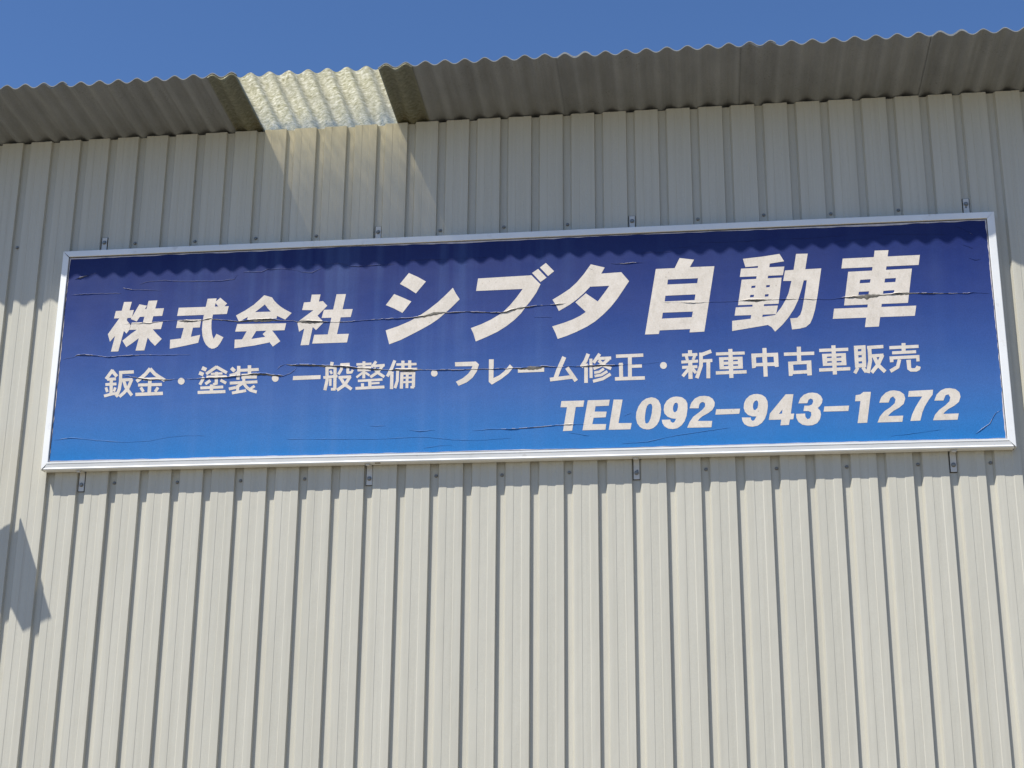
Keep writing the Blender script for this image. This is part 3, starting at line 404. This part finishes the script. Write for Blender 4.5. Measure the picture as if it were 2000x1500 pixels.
('ム',1,[[(3.6006,2.6808),(3.5641,2.597),(3.5453,2.541),(3.5695,2.5315),(3.588,2.5864),(3.624,2.6691)],[(3.5277,2.5248),(3.666,2.5376),(3.6635,2.5608),(3.525,2.548)],[(3.618,2.6004),(3.6733,2.516),(3.6929,2.5297),(3.6377,2.6142)]],[]),
('修',1,[[(3.7452,2.6941),(3.7296,2.6526),(3.7045,2.6148),(3.7229,2.6011),(3.7495,2.6411),(3.766,2.6851)],[(3.7316,2.6298),(3.7307,2.5093),(3.7521,2.5087),(3.753,2.6291)],[(3.7623,2.6589),(3.7626,2.5383),(3.7807,2.5379),(3.7805,2.6585)],[(3.8164,2.6934),(3.7788,2.6385),(3.7949,2.6261),(3.8325,2.681)],[(3.81,2.6492),(3.8923,2.6495),(3.8919,2.6685),(3.8095,2.6683)],[(3.8714,2.6606),(3.833,2.6263),(3.7828,2.6048),(3.7902,2.5865),(3.8432,2.609),(3.8838,2.6454)],[(3.8113,2.6393),(3.845,2.6047),(3.8872,2.5833),(3.8952,2.6011),(3.8558,2.6211),(3.8244,2.6534)],[(3.8438,2.6005),(3.8184,2.583),(3.7893,2.5791),(3.7916,2.5629),(3.8242,2.5673),(3.8525,2.5868)],[(3.8644,2.5841),(3.8306,2.5633),(3.791,2.5575),(3.7935,2.5414),(3.8361,2.5476),(3.8725,2.57)],[(3.883,2.5675),(3.8379,2.5405),(3.7808,2.5268),(3.7851,2.5084),(3.8448,2.5227),(3.8921,2.551)]],[]),
('正',1,[[(3.9212,2.6584),(4.0831,2.6603),(4.0827,2.681),(3.9207,2.6792)],[(3.9915,2.6685),(3.9902,2.5289),(4.013,2.5283),(4.0145,2.6679)],[(3.9376,2.6269),(3.9387,2.5303),(3.9616,2.5302),(3.9606,2.6268)],[(4.0062,2.5936),(4.0736,2.5936),(4.0734,2.6133),(4.0059,2.6134)],[(3.9131,2.5178),(4.0897,2.5182),(4.0895,2.5395),(3.9127,2.5392)]],[]),
('・',1,[[(4.2208,2.6016),(4.2197,2.595),(4.2167,2.5891),(4.2121,2.5845),(4.2063,2.5817),(4.2,2.5808),(4.1938,2.5821),(4.1882,2.5853),(4.1838,2.5902),(4.1811,2.5963),(4.1802,2.6029),(4.1814,2.6095),(4.1844,2.6154),(4.189,2.62),(4.1947,2.6228),(4.201,2.6237),(4.2073,2.6224),(4.2129,2.6192),(4.2173,2.6143),(4.22,2.6082)]],[]),
('新',1,[[(4.3471,2.6922),(4.3463,2.6624),(4.3697,2.6616),(4.3705,2.6914)],[(4.3113,2.6537),(4.4011,2.6548),(4.4009,2.673),(4.311,2.6719)],[(4.3269,2.6565),(4.3339,2.6266),(4.3506,2.6309),(4.3436,2.6608)],[(4.3781,2.6607),(4.3669,2.6342),(4.3825,2.6268),(4.3938,2.6532)],[(4.3063,2.6105),(4.4039,2.6135),(4.4034,2.6316),(4.3058,2.6287)],[(4.3101,2.5775),(4.399,2.5795),(4.3986,2.5976),(4.3097,2.5956)],[(4.3459,2.6188),(4.3449,2.5141),(4.369,2.5138),(4.37,2.6185)],[(4.3416,2.5831),(4.3045,2.5383),(4.3186,2.5253),(4.3556,2.5701)],[(4.3619,2.571),(4.3826,2.5437),(4.3972,2.5559),(4.3766,2.5833)],[(4.4793,2.6923),(4.413,2.6686),(4.4198,2.6474),(4.486,2.6712)],[(4.4118,2.6747),(4.4095,2.5962),(4.3834,2.5217),(4.4038,2.5138),(4.4312,2.5917),(4.4337,2.6739)],[(4.4253,2.6128),(4.4875,2.614),(4.4872,2.6337),(4.4249,2.6325)],[(4.4528,2.6238),(4.4494,2.5151),(4.4718,2.5144),(4.4753,2.623)]],[]),
('車',1,[[(4.5825,2.691),(4.5827,2.5124),(4.6067,2.5127),(4.6066,2.6912)],[(4.51,2.6536),(4.6776,2.6541),(4.6777,2.673),(4.51,2.6726)],[(4.5268,2.6419),(4.6636,2.6414),(4.6635,2.5675),(4.5282,2.567)],[(4.5054,2.5358),(4.6839,2.5375),(4.684,2.5579),(4.5053,2.5563)]],[[(4.5533,2.6233),(4.5793,2.6236),(4.5801,2.6133),(4.553,2.6134)],[(4.6088,2.6235),(4.6359,2.6238),(4.6363,2.6148),(4.6084,2.6145)],[(4.5531,2.5945),(4.5795,2.5949),(4.5792,2.5867),(4.5528,2.5855)],[(4.6085,2.5952),(4.6364,2.5951),(4.636,2.586),(4.6082,2.5857)]]),
('中',1,[[(4.7808,2.6903),(4.7811,2.5142),(4.8049,2.5146),(4.8047,2.6906)],[(4.7153,2.6581),(4.8704,2.659),(4.8704,2.573),(4.8503,2.5708),(4.8468,2.5779),(4.7411,2.5793),(4.7349,2.5693),(4.7163,2.5679)]],[[(4.7414,2.6346),(4.7781,2.6354),(4.7785,2.5994),(4.7419,2.5989)],[(4.8051,2.6354),(4.8436,2.6353),(4.8447,2.6004),(4.8062,2.5997)]]),
('古',1,[[(4.9038,2.6377),(5.0781,2.6382),(5.0786,2.6585),(4.9041,2.6581)],[(4.9799,2.6915),(4.9774,2.5992),(5.0012,2.599),(5.0038,2.6912)],[(4.9257,2.6013),(5.0591,2.6053),(5.0583,2.5145),(5.0326,2.5132),(5.0312,2.5259),(4.9499,2.5243),(4.9462,2.5139),(4.9264,2.5137)]],[[(4.9535,2.5821),(5.0322,2.5837),(5.0311,2.547),(4.9549,2.5452)]]),
('車',1,[[(5.1787,2.6927),(5.1779,2.5142),(5.2016,2.5148),(5.2025,2.6932)],[(5.1076,2.6546),(5.274,2.6561),(5.2744,2.6756),(5.1079,2.6741)],[(5.1225,2.6426),(5.259,2.643),(5.2587,2.5691),(5.1245,2.5684)],[(5.1013,2.5346),(5.2789,2.5373),(5.2792,2.5574),(5.1016,2.5548)]],[[(5.15,2.6247),(5.177,2.6255),(5.1773,2.6161),(5.1503,2.6158)],[(5.2046,2.6245),(5.2323,2.6253),(5.2326,2.6164),(5.2041,2.6152)],[(5.1493,2.5959),(5.1762,2.5967),(5.1765,2.5874),(5.1496,2.5866)],[(5.2038,2.5962),(5.2315,2.5966),(5.2317,2.5873),(5.2041,2.5865)]]),
('販',1,[[(5.3069,2.6859),(5.3741,2.6878),(5.3705,2.5528),(5.3068,2.5519)],[(5.3146,2.5573),(5.2949,2.5235),(5.3108,2.5133),(5.3305,2.5471)],[(5.3421,2.5478),(5.3599,2.5178),(5.3759,2.529),(5.3581,2.559)],[(5.3818,2.6625),(5.4748,2.6657),(5.475,2.6859),(5.3819,2.6828)],[(5.3843,2.6803),(5.3839,2.593),(5.3667,2.5202),(5.388,2.5152),(5.4059,2.5908),(5.4064,2.681)],[(5.3975,2.6108),(5.4722,2.6134),(5.4723,2.6328),(5.3975,2.6302)],[(5.458,2.6304),(5.4285,2.5716),(5.3912,2.5268),(5.4068,2.5122),(5.4458,2.559),(5.4766,2.6202)],[(5.4089,2.612),(5.428,2.5589),(5.4676,2.5141),(5.4832,2.53),(5.4463,2.5717),(5.4288,2.6208)]],[[(5.3285,2.6639),(5.3491,2.6653),(5.3483,2.6518),(5.3285,2.6504)],[(5.3291,2.6271),(5.3488,2.6281),(5.3488,2.6146),(5.3294,2.6131)],[(5.3279,2.5891),(5.3484,2.5901),(5.3485,2.5775),(5.3287,2.5764)]]),
('売',1,[[(5.5792,2.6931),(5.5764,2.6404),(5.5991,2.64),(5.6019,2.6927)],[(5.5083,2.6577),(5.674,2.6604),(5.6745,2.6798),(5.5087,2.6772)],[(5.5218,2.626),(5.6576,2.6286),(5.6581,2.6471),(5.5222,2.6446)],[(5.5053,2.5946),(5.6742,2.5981),(5.6747,2.6174),(5.5057,2.6139)],[(5.5062,2.6085),(5.5061,2.5782),(5.5265,2.579),(5.5265,2.6093)],[(5.6556,2.6111),(5.6552,2.5784),(5.6739,2.5791),(5.6743,2.6118)],[(5.5515,2.5977),(5.5392,2.5564),(5.5003,2.534),(5.5094,2.5149),(5.5559,2.5417),(5.5708,2.5919)],[(5.5991,2.5893),(5.6245,2.5906),(5.6231,2.5424),(5.6305,2.5379),(5.6462,2.5395),(5.655,2.5539),(5.6785,2.5447),(5.6705,2.5262),(5.6524,2.5172),(5.6175,2.5183),(5.601,2.5326)]],[])]
CREASES=[[(0.4872,3.3004,2),(0.5204,3.3095,5),(0.5745,3.3229,3),(0.6409,3.341,1)],
[(0.4764,3.1941,1),(0.5528,3.1954,2.5),(0.6376,3.1963,2),(0.7478,3.1936,1.5),(0.8028,3.1923,2)],
[(0.8123,3.2281,3),(0.8811,3.2124,2.5),(0.9318,3.2104,2),(1.0669,3.2006,0.7)],
[(0.9201,3.2496,0.6),(0.9777,3.2645,1),(1.0868,3.2669,2),(1.1797,3.2579,2),(1.3471,3.2519,1.5),(1.4553,3.2491,2),(1.5377,3.2586,1),(1.5565,3.2878,0.6)],
[(1.5928,3.3035,1),(1.7089,3.2986,1.5),(1.7493,3.314,1.5),(1.8564,3.3138,1.5),(1.9393,3.3017,1),(1.9646,3.2878,1.5),(2.0387,3.2804,1.5),(2.0946,3.3079,1)],
[(0.8175,2.9885,1),(0.8872,2.9872,2),(0.9275,2.9857,2),(0.9672,2.9897,3),(1.0077,2.9841,4),(1.0339,2.9899,3),(1.1001,2.9956,2),(1.1399,2.9968,1.5),(1.1797,2.9967,2),(1.2064,2.9957,5),(1.2383,2.9945,7),(1.2863,2.99,6),(1.3339,2.9909,4),(1.3549,2.9929,4),(1.3859,3.0025,6),(1.4071,3.0017,4),(1.4181,2.9959,4),(1.4711,2.9912,4),(1.5243,2.9838,4),(1.5542,2.978,4),(1.5937,2.9765,5),(1.6406,2.9815,6),(1.685,2.9839,8),(1.7373,2.9846,9),(1.7896,2.984,8),(1.8292,2.9758,5),(1.8817,2.9685,3),(1.9338,2.9679,3),(1.9339,2.9658,3),(1.9602,2.9582,4),(1.9808,2.9628,6),(2.0118,2.9643,9),(2.0639,2.9597,9),(2.1107,2.9552,5),(2.1626,2.9506,3),(2.2323,2.948,4),(2.2966,2.9483,3),(2.3479,2.9517,2),(2.5068,2.9573,3),(2.609,2.957,3),(2.6837,2.9595,4),(2.7276,2.9649,5),(2.7614,2.9707,7),(2.8119,2.9829,8),(2.8625,2.9863,6),(2.9065,2.9829,4),(3.0122,2.9857,4),(3.1194,2.9778,4),(3.2262,2.97,4),(3.2617,2.9761,5),(3.3148,2.9928,6),(3.3679,3.0019,6),(3.3856,3.0012,5),(3.4387,3.0067,3),(3.5135,3.009,2),(3.5664,3.0107,4),(3.6016,3.013,4),(3.6333,3.0193,1)],
[(4.1999,3.0027,1),(4.2323,2.9963,3),(4.3134,2.9931,2),(4.3943,2.9882,4),(4.4364,2.9883,4),(4.4688,2.9905,2),(4.6161,2.9877,1),(4.6524,2.9902,2),(4.7067,2.9939,5),(4.7608,2.9937,8),(4.8148,2.9916,5),(4.8902,2.9905,2),(4.9297,2.9909,3),(4.9762,2.9891,4),(5.0048,2.9879,2),(5.037,2.9886,3),(5.0832,2.9829,4),(5.1189,2.9834,1.3),(5.1839,2.9783,1),(5.2733,2.9883,3),(5.3267,2.99,6),(5.3977,2.993,10),(5.4332,2.9954,9),(5.4862,2.9952,5),(5.5392,2.9969,4),(5.5819,3.0029,7),(5.61,3.0018,8),(5.645,3.0004,5),(5.6931,2.9981,4),(5.8022,2.9922,4),(5.9471,2.9864,3),(6.0198,2.989,2),(6.0986,2.9803,1)],
[(0.4601,2.7681,1),(0.5306,2.7767,2),(0.5503,2.7903,4),(0.6003,2.7928,4),(0.6851,2.7815,3),(0.7529,2.7708,3),(0.8524,2.7759,3),(1.0017,2.7775,3),(1.1014,2.7716,2),(1.2911,2.7693,1)],
[(0.8648,2.6486,2),(0.9193,2.6374,3),(0.9736,2.6262,5),(1.015,2.6186,5),(1.0466,2.6144,5),(1.0777,2.6166,4),(1.1406,2.6114,5),(1.1718,2.6105,4),(1.2028,2.6126,2),(1.265,2.6138,2),(1.2947,2.6097,3),(1.3566,2.6124,3),(1.4184,2.6152,4),(1.4649,2.6137,5),(1.5266,2.6149,4),(1.5726,2.6196,4),(1.634,2.6239,4),(1.695,2.6313,6),(1.7257,2.6319,6),(1.7873,2.6284,6),(1.8184,2.6211,6),(1.8645,2.6165,5),(1.8953,2.6124,2)],
[(1.8474,2.621,2.5),(1.8786,2.6091,3),(1.9027,2.6161,3),(1.9326,2.6276,3),(1.9561,2.6455,3),(1.9704,2.6638,2)],
[(1.8485,2.6553,2.5),(1.8659,2.6734,3),(1.8988,2.688,3)],
[(1.902,2.6847,4),(1.9359,2.6805,5),(1.9971,2.68,5),(2.0888,2.6754,6),(2.1499,2.6703,6),(2.2048,2.6654,5),(2.2412,2.6642,5),(2.3021,2.656,6),(2.3478,2.6483,5),(2.3932,2.6437,5),(2.4354,2.64,5),(2.4867,2.6353,5),(2.5109,2.6314,4),(2.5561,2.6268,4),(2.5859,2.632,6),(2.646,2.627,8),(2.6909,2.6255,8),(2.7208,2.6245,5),(2.7806,2.6226,3),(2.8254,2.6181,4),(2.87,2.6197,4),(2.9247,2.6172,4),(2.9841,2.6152,4),(3.0669,2.6171,4),(3.132,2.6165,4),(3.1762,2.6136,4),(3.2204,2.6152,3),(3.2645,2.6137,4),(3.3086,2.6154,4),(3.3526,2.6139,6),(3.4112,2.6181,9),(3.4697,2.6192,8),(3.4828,2.6229,5),(3.5658,2.6137,3),(3.6485,2.6153,2),(3.7146,2.6131,3),(3.7723,2.6155,5),(3.834,2.6178,6),(3.8751,2.6143,5),(3.9284,2.6147,3),(3.9776,2.6152,1),(4.0798,2.6161,0.7),(4.1737,2.6237,0.5)],
[(0.4557,2.2425,1),(0.5046,2.2494,3),(0.57,2.2558,2),(0.7365,2.2353,1.5),(0.9017,2.2189,1.5),(1.0643,2.2228,1.3),(1.1844,2.2438,1.5),(1.3052,2.2511,1.5),(1.4184,2.2481,0.7)],
[(1.9321,2.2123,0.7),(2.1695,2.2061,0.9),(2.4834,2.1979,0.9),(2.7165,2.2037,1),(2.794,2.2017,1),(2.9488,2.1819,1),(3.1025,2.174,1),(3.2934,2.1847,0.6)],
[(2.6843,2.248,1),(2.7466,2.2384,2),(2.8394,2.2454,0.8)],
[(2.4414,2.2783,0.8),(2.5352,2.2797,1)],
[(2.7725,2.1354,0.8),(2.8725,2.1486,1.5),(2.9495,2.1466,0.8)],
[(3.0632,2.2339,1),(3.1782,2.241,2),(3.2929,2.2379,3),(3.4072,2.2442,4),(3.4833,2.2484,4),(3.5364,2.2524,3),(3.65,2.2571,3),(3.6802,2.2563,1),(3.7632,2.254,0.6)],
[(3.6347,2.2069,0.8),(3.695,2.1975,1),(3.7551,2.1842,2)],
[(3.9493,2.1328,0.8),(4.0984,2.1405,1.5),(4.2475,2.1713,1.2),(4.3959,2.1904,1.2),(4.5734,2.2126,0.7)],
[(5.4821,2.1388,0.8),(5.5824,2.1475,1.2),(5.7615,2.1691,1)],
[(5.9496,2.1377,1.5),(5.9945,2.1703,3.2),(6.0318,2.1956,3),(6.0724,2.2586,3.2),(6.1095,2.2802,1.5)],
[(5.9368,3.4083,1),(5.9798,3.394,1.5),(6.035,3.3506,3)],
[(5.9716,3.2925,1),(5.9999,3.279,1.5),(6.0279,3.264,2)],
[(6.0012,3.2061,1),(6.0293,3.1928,2),(6.066,3.1953,2)],
[(4.4234,3.3746,1),(4.5765,3.3693,1.3),(4.729,3.3691,1.5),(4.8361,3.3849,1)],
[(4.261,3.3443,1),(4.4381,3.3531,1.2)],
[(4.0752,3.3234,1),(4.1756,3.3206,1),(4.2682,3.3232,1.3)],
[(4.9116,3.3773,1),(5.0851,3.3719,1.2),(5.3112,3.3839,1)],
[(5.2341,3.3462,1),(5.3691,3.3508,1.2),(5.4962,3.3565,1.2)],
[(5.5051,3.3791,1),(5.6828,3.3709,1.2),(5.8886,3.3574,1)],
[(2.6293,3.3361,1.3),(2.9105,3.3341,1.4),(3.1338,3.3353,1.3)],
[(2.0115,3.3328,1),(2.2159,3.3343,1.2),(2.2819,3.3127,1.7),(2.347,3.3099,2),(2.4685,3.3133,2),(2.5574,3.3137,1)],
[(3.8959,3.2604,1.5),(3.9812,3.2567,4),(4.0277,3.2614,3),(4.0972,3.2584,1)],
[(3.428,2.9365,1),(3.5368,2.9299,1)],
[(3.7579,3.2373,1.5),(3.779,3.2308,3),(3.7965,3.2168,1)],
[(3.7986,3.2488,1.5),(3.7825,3.2287,2)],
[(3.9592,2.2993,0.6),(4.0045,2.3175,1.8)]]
# printed characters
YL = SY - .0009
polys = []
def inside(poly, x, z):
    c = False; j = len(poly) - 1
    for i in range(len(poly)):
        a, b = poly[i], poly[j]
        if (a[1] > z) != (b[1] > z) and x < (b[0] - a[0]) * (z - a[1]) / (b[1] - a[1]) + a[0]: c = not c
        j = i
    return c
for (ch, line, pos, neg) in GLYPHS:
    vs = []; fs = []
    for pl in pos + neg:
        if sum(a[0] * b[1] - b[0] * a[1] for a, b in zip(pl, pl[1:] + pl[:1])) < 0: pl = pl[::-1]
        n0 = len(vs); vs += [Vector((a[0] - 3, a[1] - 2.5)) for a in pl]; fs.append(list(range(n0, n0 + len(pl))))
    ov, oe, of, _, _, oface = delaunay_2d_cdt(vs, [], fs, 0, 1e-6)
    keep = []
    for f, src in zip(of, oface):
        if src and not any(q >= len(pos) for q in src):
            keep.append(tuple(f))
    V = [(a.x + 3, YL, a.y + 2.5) for a in ov]
    Fx = []
    for f in keep:
        a, b, c = (V[i] for i in f[:3])
        cr = (b[0] - a[0]) * (c[2] - a[2]) - (b[2] - a[2]) * (c[0] - a[0])
        Fx.append(f if cr > 0 else f[::-1])
    obj('character', V, Fx, M_let, sign)
    xs = [q[0] for pl in pos for q in pl]; zs = [q[1] for pl in pos for q in pl]
    polys.append((min(xs), max(xs), min(zs), max(zs), pos, neg))
def on_letter(x, z):
    for (a, b, c, d, pos, neg) in polys:
        if a <= x <= b and c <= z <= d and any(inside(p, x, z) for p in pos) and not any(inside(p, x, z) for p in neg): return True
    return False

# creases and lifted splits of the film
for ci, cr in enumerate(CREASES):
    pts = []
    for (a, b) in zip(cr[:-1], cr[1:]):
        L = math.hypot(b[0] - a[0], b[1] - a[1]); n = max(1, int(L / .007))
        for j in range(n):
            t = j / n; pts.append((a[0] + (b[0] - a[0]) * t, a[1] + (b[1] - a[1]) * t, a[2] + (b[2] - a[2]) * t))
    pts.append(cr[-1])
    N = len(pts); V = []
    shade_row = []
    for i, (x, z, h) in enumerate(pts):
        a, b = pts[max(0, i - 1)], pts[min(N - 1, i + 1)]
        d = Vector((b[0] - a[0], b[1] - a[1])).normalized(); nx, nz = -d.y, d.x
        if nz < 0 or (abs(nz) < .05 and nx > 0): nx, nz = -nx, -nz
        ends = min(1, min(i, N - 1 - i) / 4 + .15)
        q = x * 31 + ci * 7.7
        kk = min(1, max(0, (h - 1.2) / 1.6))
        g = min(1.25, max(.22, .75 + 1.5 * noise.noise(Vector((q * .35, ci * 1.3, 2)))))
        hh = min(h, 5) * .001 * ends * g * (.55 + .4 * kk)
        jz = .0022 * noise.noise(Vector((q * 1.1, ci, 6))) + .0016 * noise.noise(Vector((q * 4, ci, 1)))
        up = .0009 + hh * (1.0 + .5 * noise.noise(Vector((q * 2, 9, ci)))); lo = .0003 - hh * .15 * kk + (1 - kk) * .0008
        x += nx * jz; z += nz * jz
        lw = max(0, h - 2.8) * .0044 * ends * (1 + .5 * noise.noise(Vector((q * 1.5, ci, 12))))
        shade_row.append((x, z, nx, nz, lw))
        V += [(x + nx * up, YL - .0002, z + nz * up), (x + nx * up * .45, YL - hh * .62, z + nz * up * .45), (x, YL - hh - .0003, z), (x - nx * lo, YL - hh * .55, z - nz * lo), (x + nx * (hh * .35 * kk - .0012 * (1 - kk)), YL - .0001, z + nz * (hh * .35 * kk - .0012 * (1 - kk)))]
    # dull strips painted in as the shade below the widest lifted splits
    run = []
    for gp in shade_row + [(0, 0, 0, 0, 0)]:
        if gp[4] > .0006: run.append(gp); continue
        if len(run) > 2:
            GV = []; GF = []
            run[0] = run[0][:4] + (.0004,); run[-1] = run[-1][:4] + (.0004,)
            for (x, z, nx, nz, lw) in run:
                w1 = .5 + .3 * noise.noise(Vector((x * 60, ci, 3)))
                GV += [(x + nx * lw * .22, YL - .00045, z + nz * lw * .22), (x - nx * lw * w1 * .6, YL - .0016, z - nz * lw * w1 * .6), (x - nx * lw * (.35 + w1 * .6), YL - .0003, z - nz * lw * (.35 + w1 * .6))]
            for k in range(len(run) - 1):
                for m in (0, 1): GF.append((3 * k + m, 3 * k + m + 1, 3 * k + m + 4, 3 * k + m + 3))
            obj('split_shade', GV, GF, M_split_shade, sign)
        run = []
    Fc = []; mi = []
    for i in range(N - 1):
        mx, mz = (pts[i][0] + pts[i + 1][0]) / 2, (pts[i][1] + pts[i + 1][1]) / 2
        for j in range(4):
            Fc.append((5 * i + j, 5 * i + j + 1, 5 * i + j + 6, 5 * i + j + 5))
            L = on_letter(mx, mz + (.004 if j == 0 else .001 if j == 1 else -.002))
            mi.append(1 if L else (2 if j == 1 and pts[i][2] >= 2.5 and noise.noise(Vector((mx * 23, ci, 3))) > -.08 else 0))  # torn film edge, also a painted pale highlight along the upper facet
    obj('crease', V, Fc, [M_print, M_let, M_peel_hi], sign, True, mi)

# mounting brackets
def bracket(x, ztip, zs, up):
    y = VD - .0062; wd = .0178
    za, zb = (BZ1 - .02, ztip) if up else (ztip, BZ0 + .012)
    v, f = box(x - wd, x + wd, y - .0035, y, za, zb)
    parts = [(v, f)]
    if up: parts.append(box(x - wd, x + wd, -.055, y - .0035, BZ1 + .0015, BZ1 + .0045))
    else: parts.append(box(x - wd, x + wd, -.058, y - .0035, BZ0 - .0045, BZ0 - .0012))
    o = obj('mounting_bracket', *join(parts), M_zinc, sign); bevel(o, .0012)
    obj('contact_shade_plate', *box(x - wd - .003, x + wd + .003, y, y + .006, za - (0 if up else .003), zb + (.002 if up else 0)), M_contact, o)  # added black plate, paints the dark contact shade around the bracket
    bv, bf = hexhead(x, y - .0035, zs, .0095, .008, .014)
    obj('bolt', bv, bf, M_screw, o)
    if not up:
        bv2, bf2 = box(x - .012, x + .012, -.052, -.028, BZ0 - .012, BZ0 - .0046)
        b2 = obj('foot_bolt', bv2, bf2, M_zinc, o); bevel(b2, .003)
for x, zt, zs in ((.626, 3.611, 3.577), (2.430, 3.605, 3.568), (4.0275, 3.601, 3.567), (6.0275, 3.617, 3.583)): bracket(x, zt, zs, True)
for x, zt, zs in ((.627, 1.935, 1.976), (2.431, 1.935, 1.975), (4.0275, 1.935, 1.974), (5.829, 1.938, 1.979)): bracket(x, zt, zs, False)
o = obj('moss_tuft', *box(2.478, 2.512, -.066, -.05, BZ0 - .004, BZ0 + .002), M_rust, sign); bevel(o, .002)

# ---------------------------------------------------------------- unseen slab added left of the view, shaped to cast the siding shadow
caster = empty('shadow_caster', (-.45, 0, 2.15), 'added grey stepped slab on an arm, out of view, shaped to cast a shadow on the siding', 'caster')
ux, uz = .892, .452
def slab(poly, th):
    V = []; n = len(poly)
    for s in (0, th): V += [(ux * a - uz * s, b, 2.388 + uz * a + ux * s) for (a, b) in poly]
    return V, [tuple(range(n)), tuple(range(2 * n - 1, n - 1, -1))] + [(k, k + n, (k + 1) % n + n, (k + 1) % n) for k in range(n)]
caster_obj = obj('caster_slab', *slab([(0, -.585), (0, -.30), (-.62, -.30), (-.62, -.512), (-.215, -.512), (-.19, -.585)], .014), M_caster, caster)
arm_z = 2.388 - uz * .5
obj('caster_arm', *join([box(-.46, -.425, -.31, -.001, arm_z - .04, arm_z - .005), box(-.50, -.385, -.008, -.001, arm_z - .14, arm_z + .08)]), M_caster, caster)
v, f = box(-.52, -.25, -.50, -.34, 2.12, 2.165)
obj('caster_box', v, f, M_caster, caster)
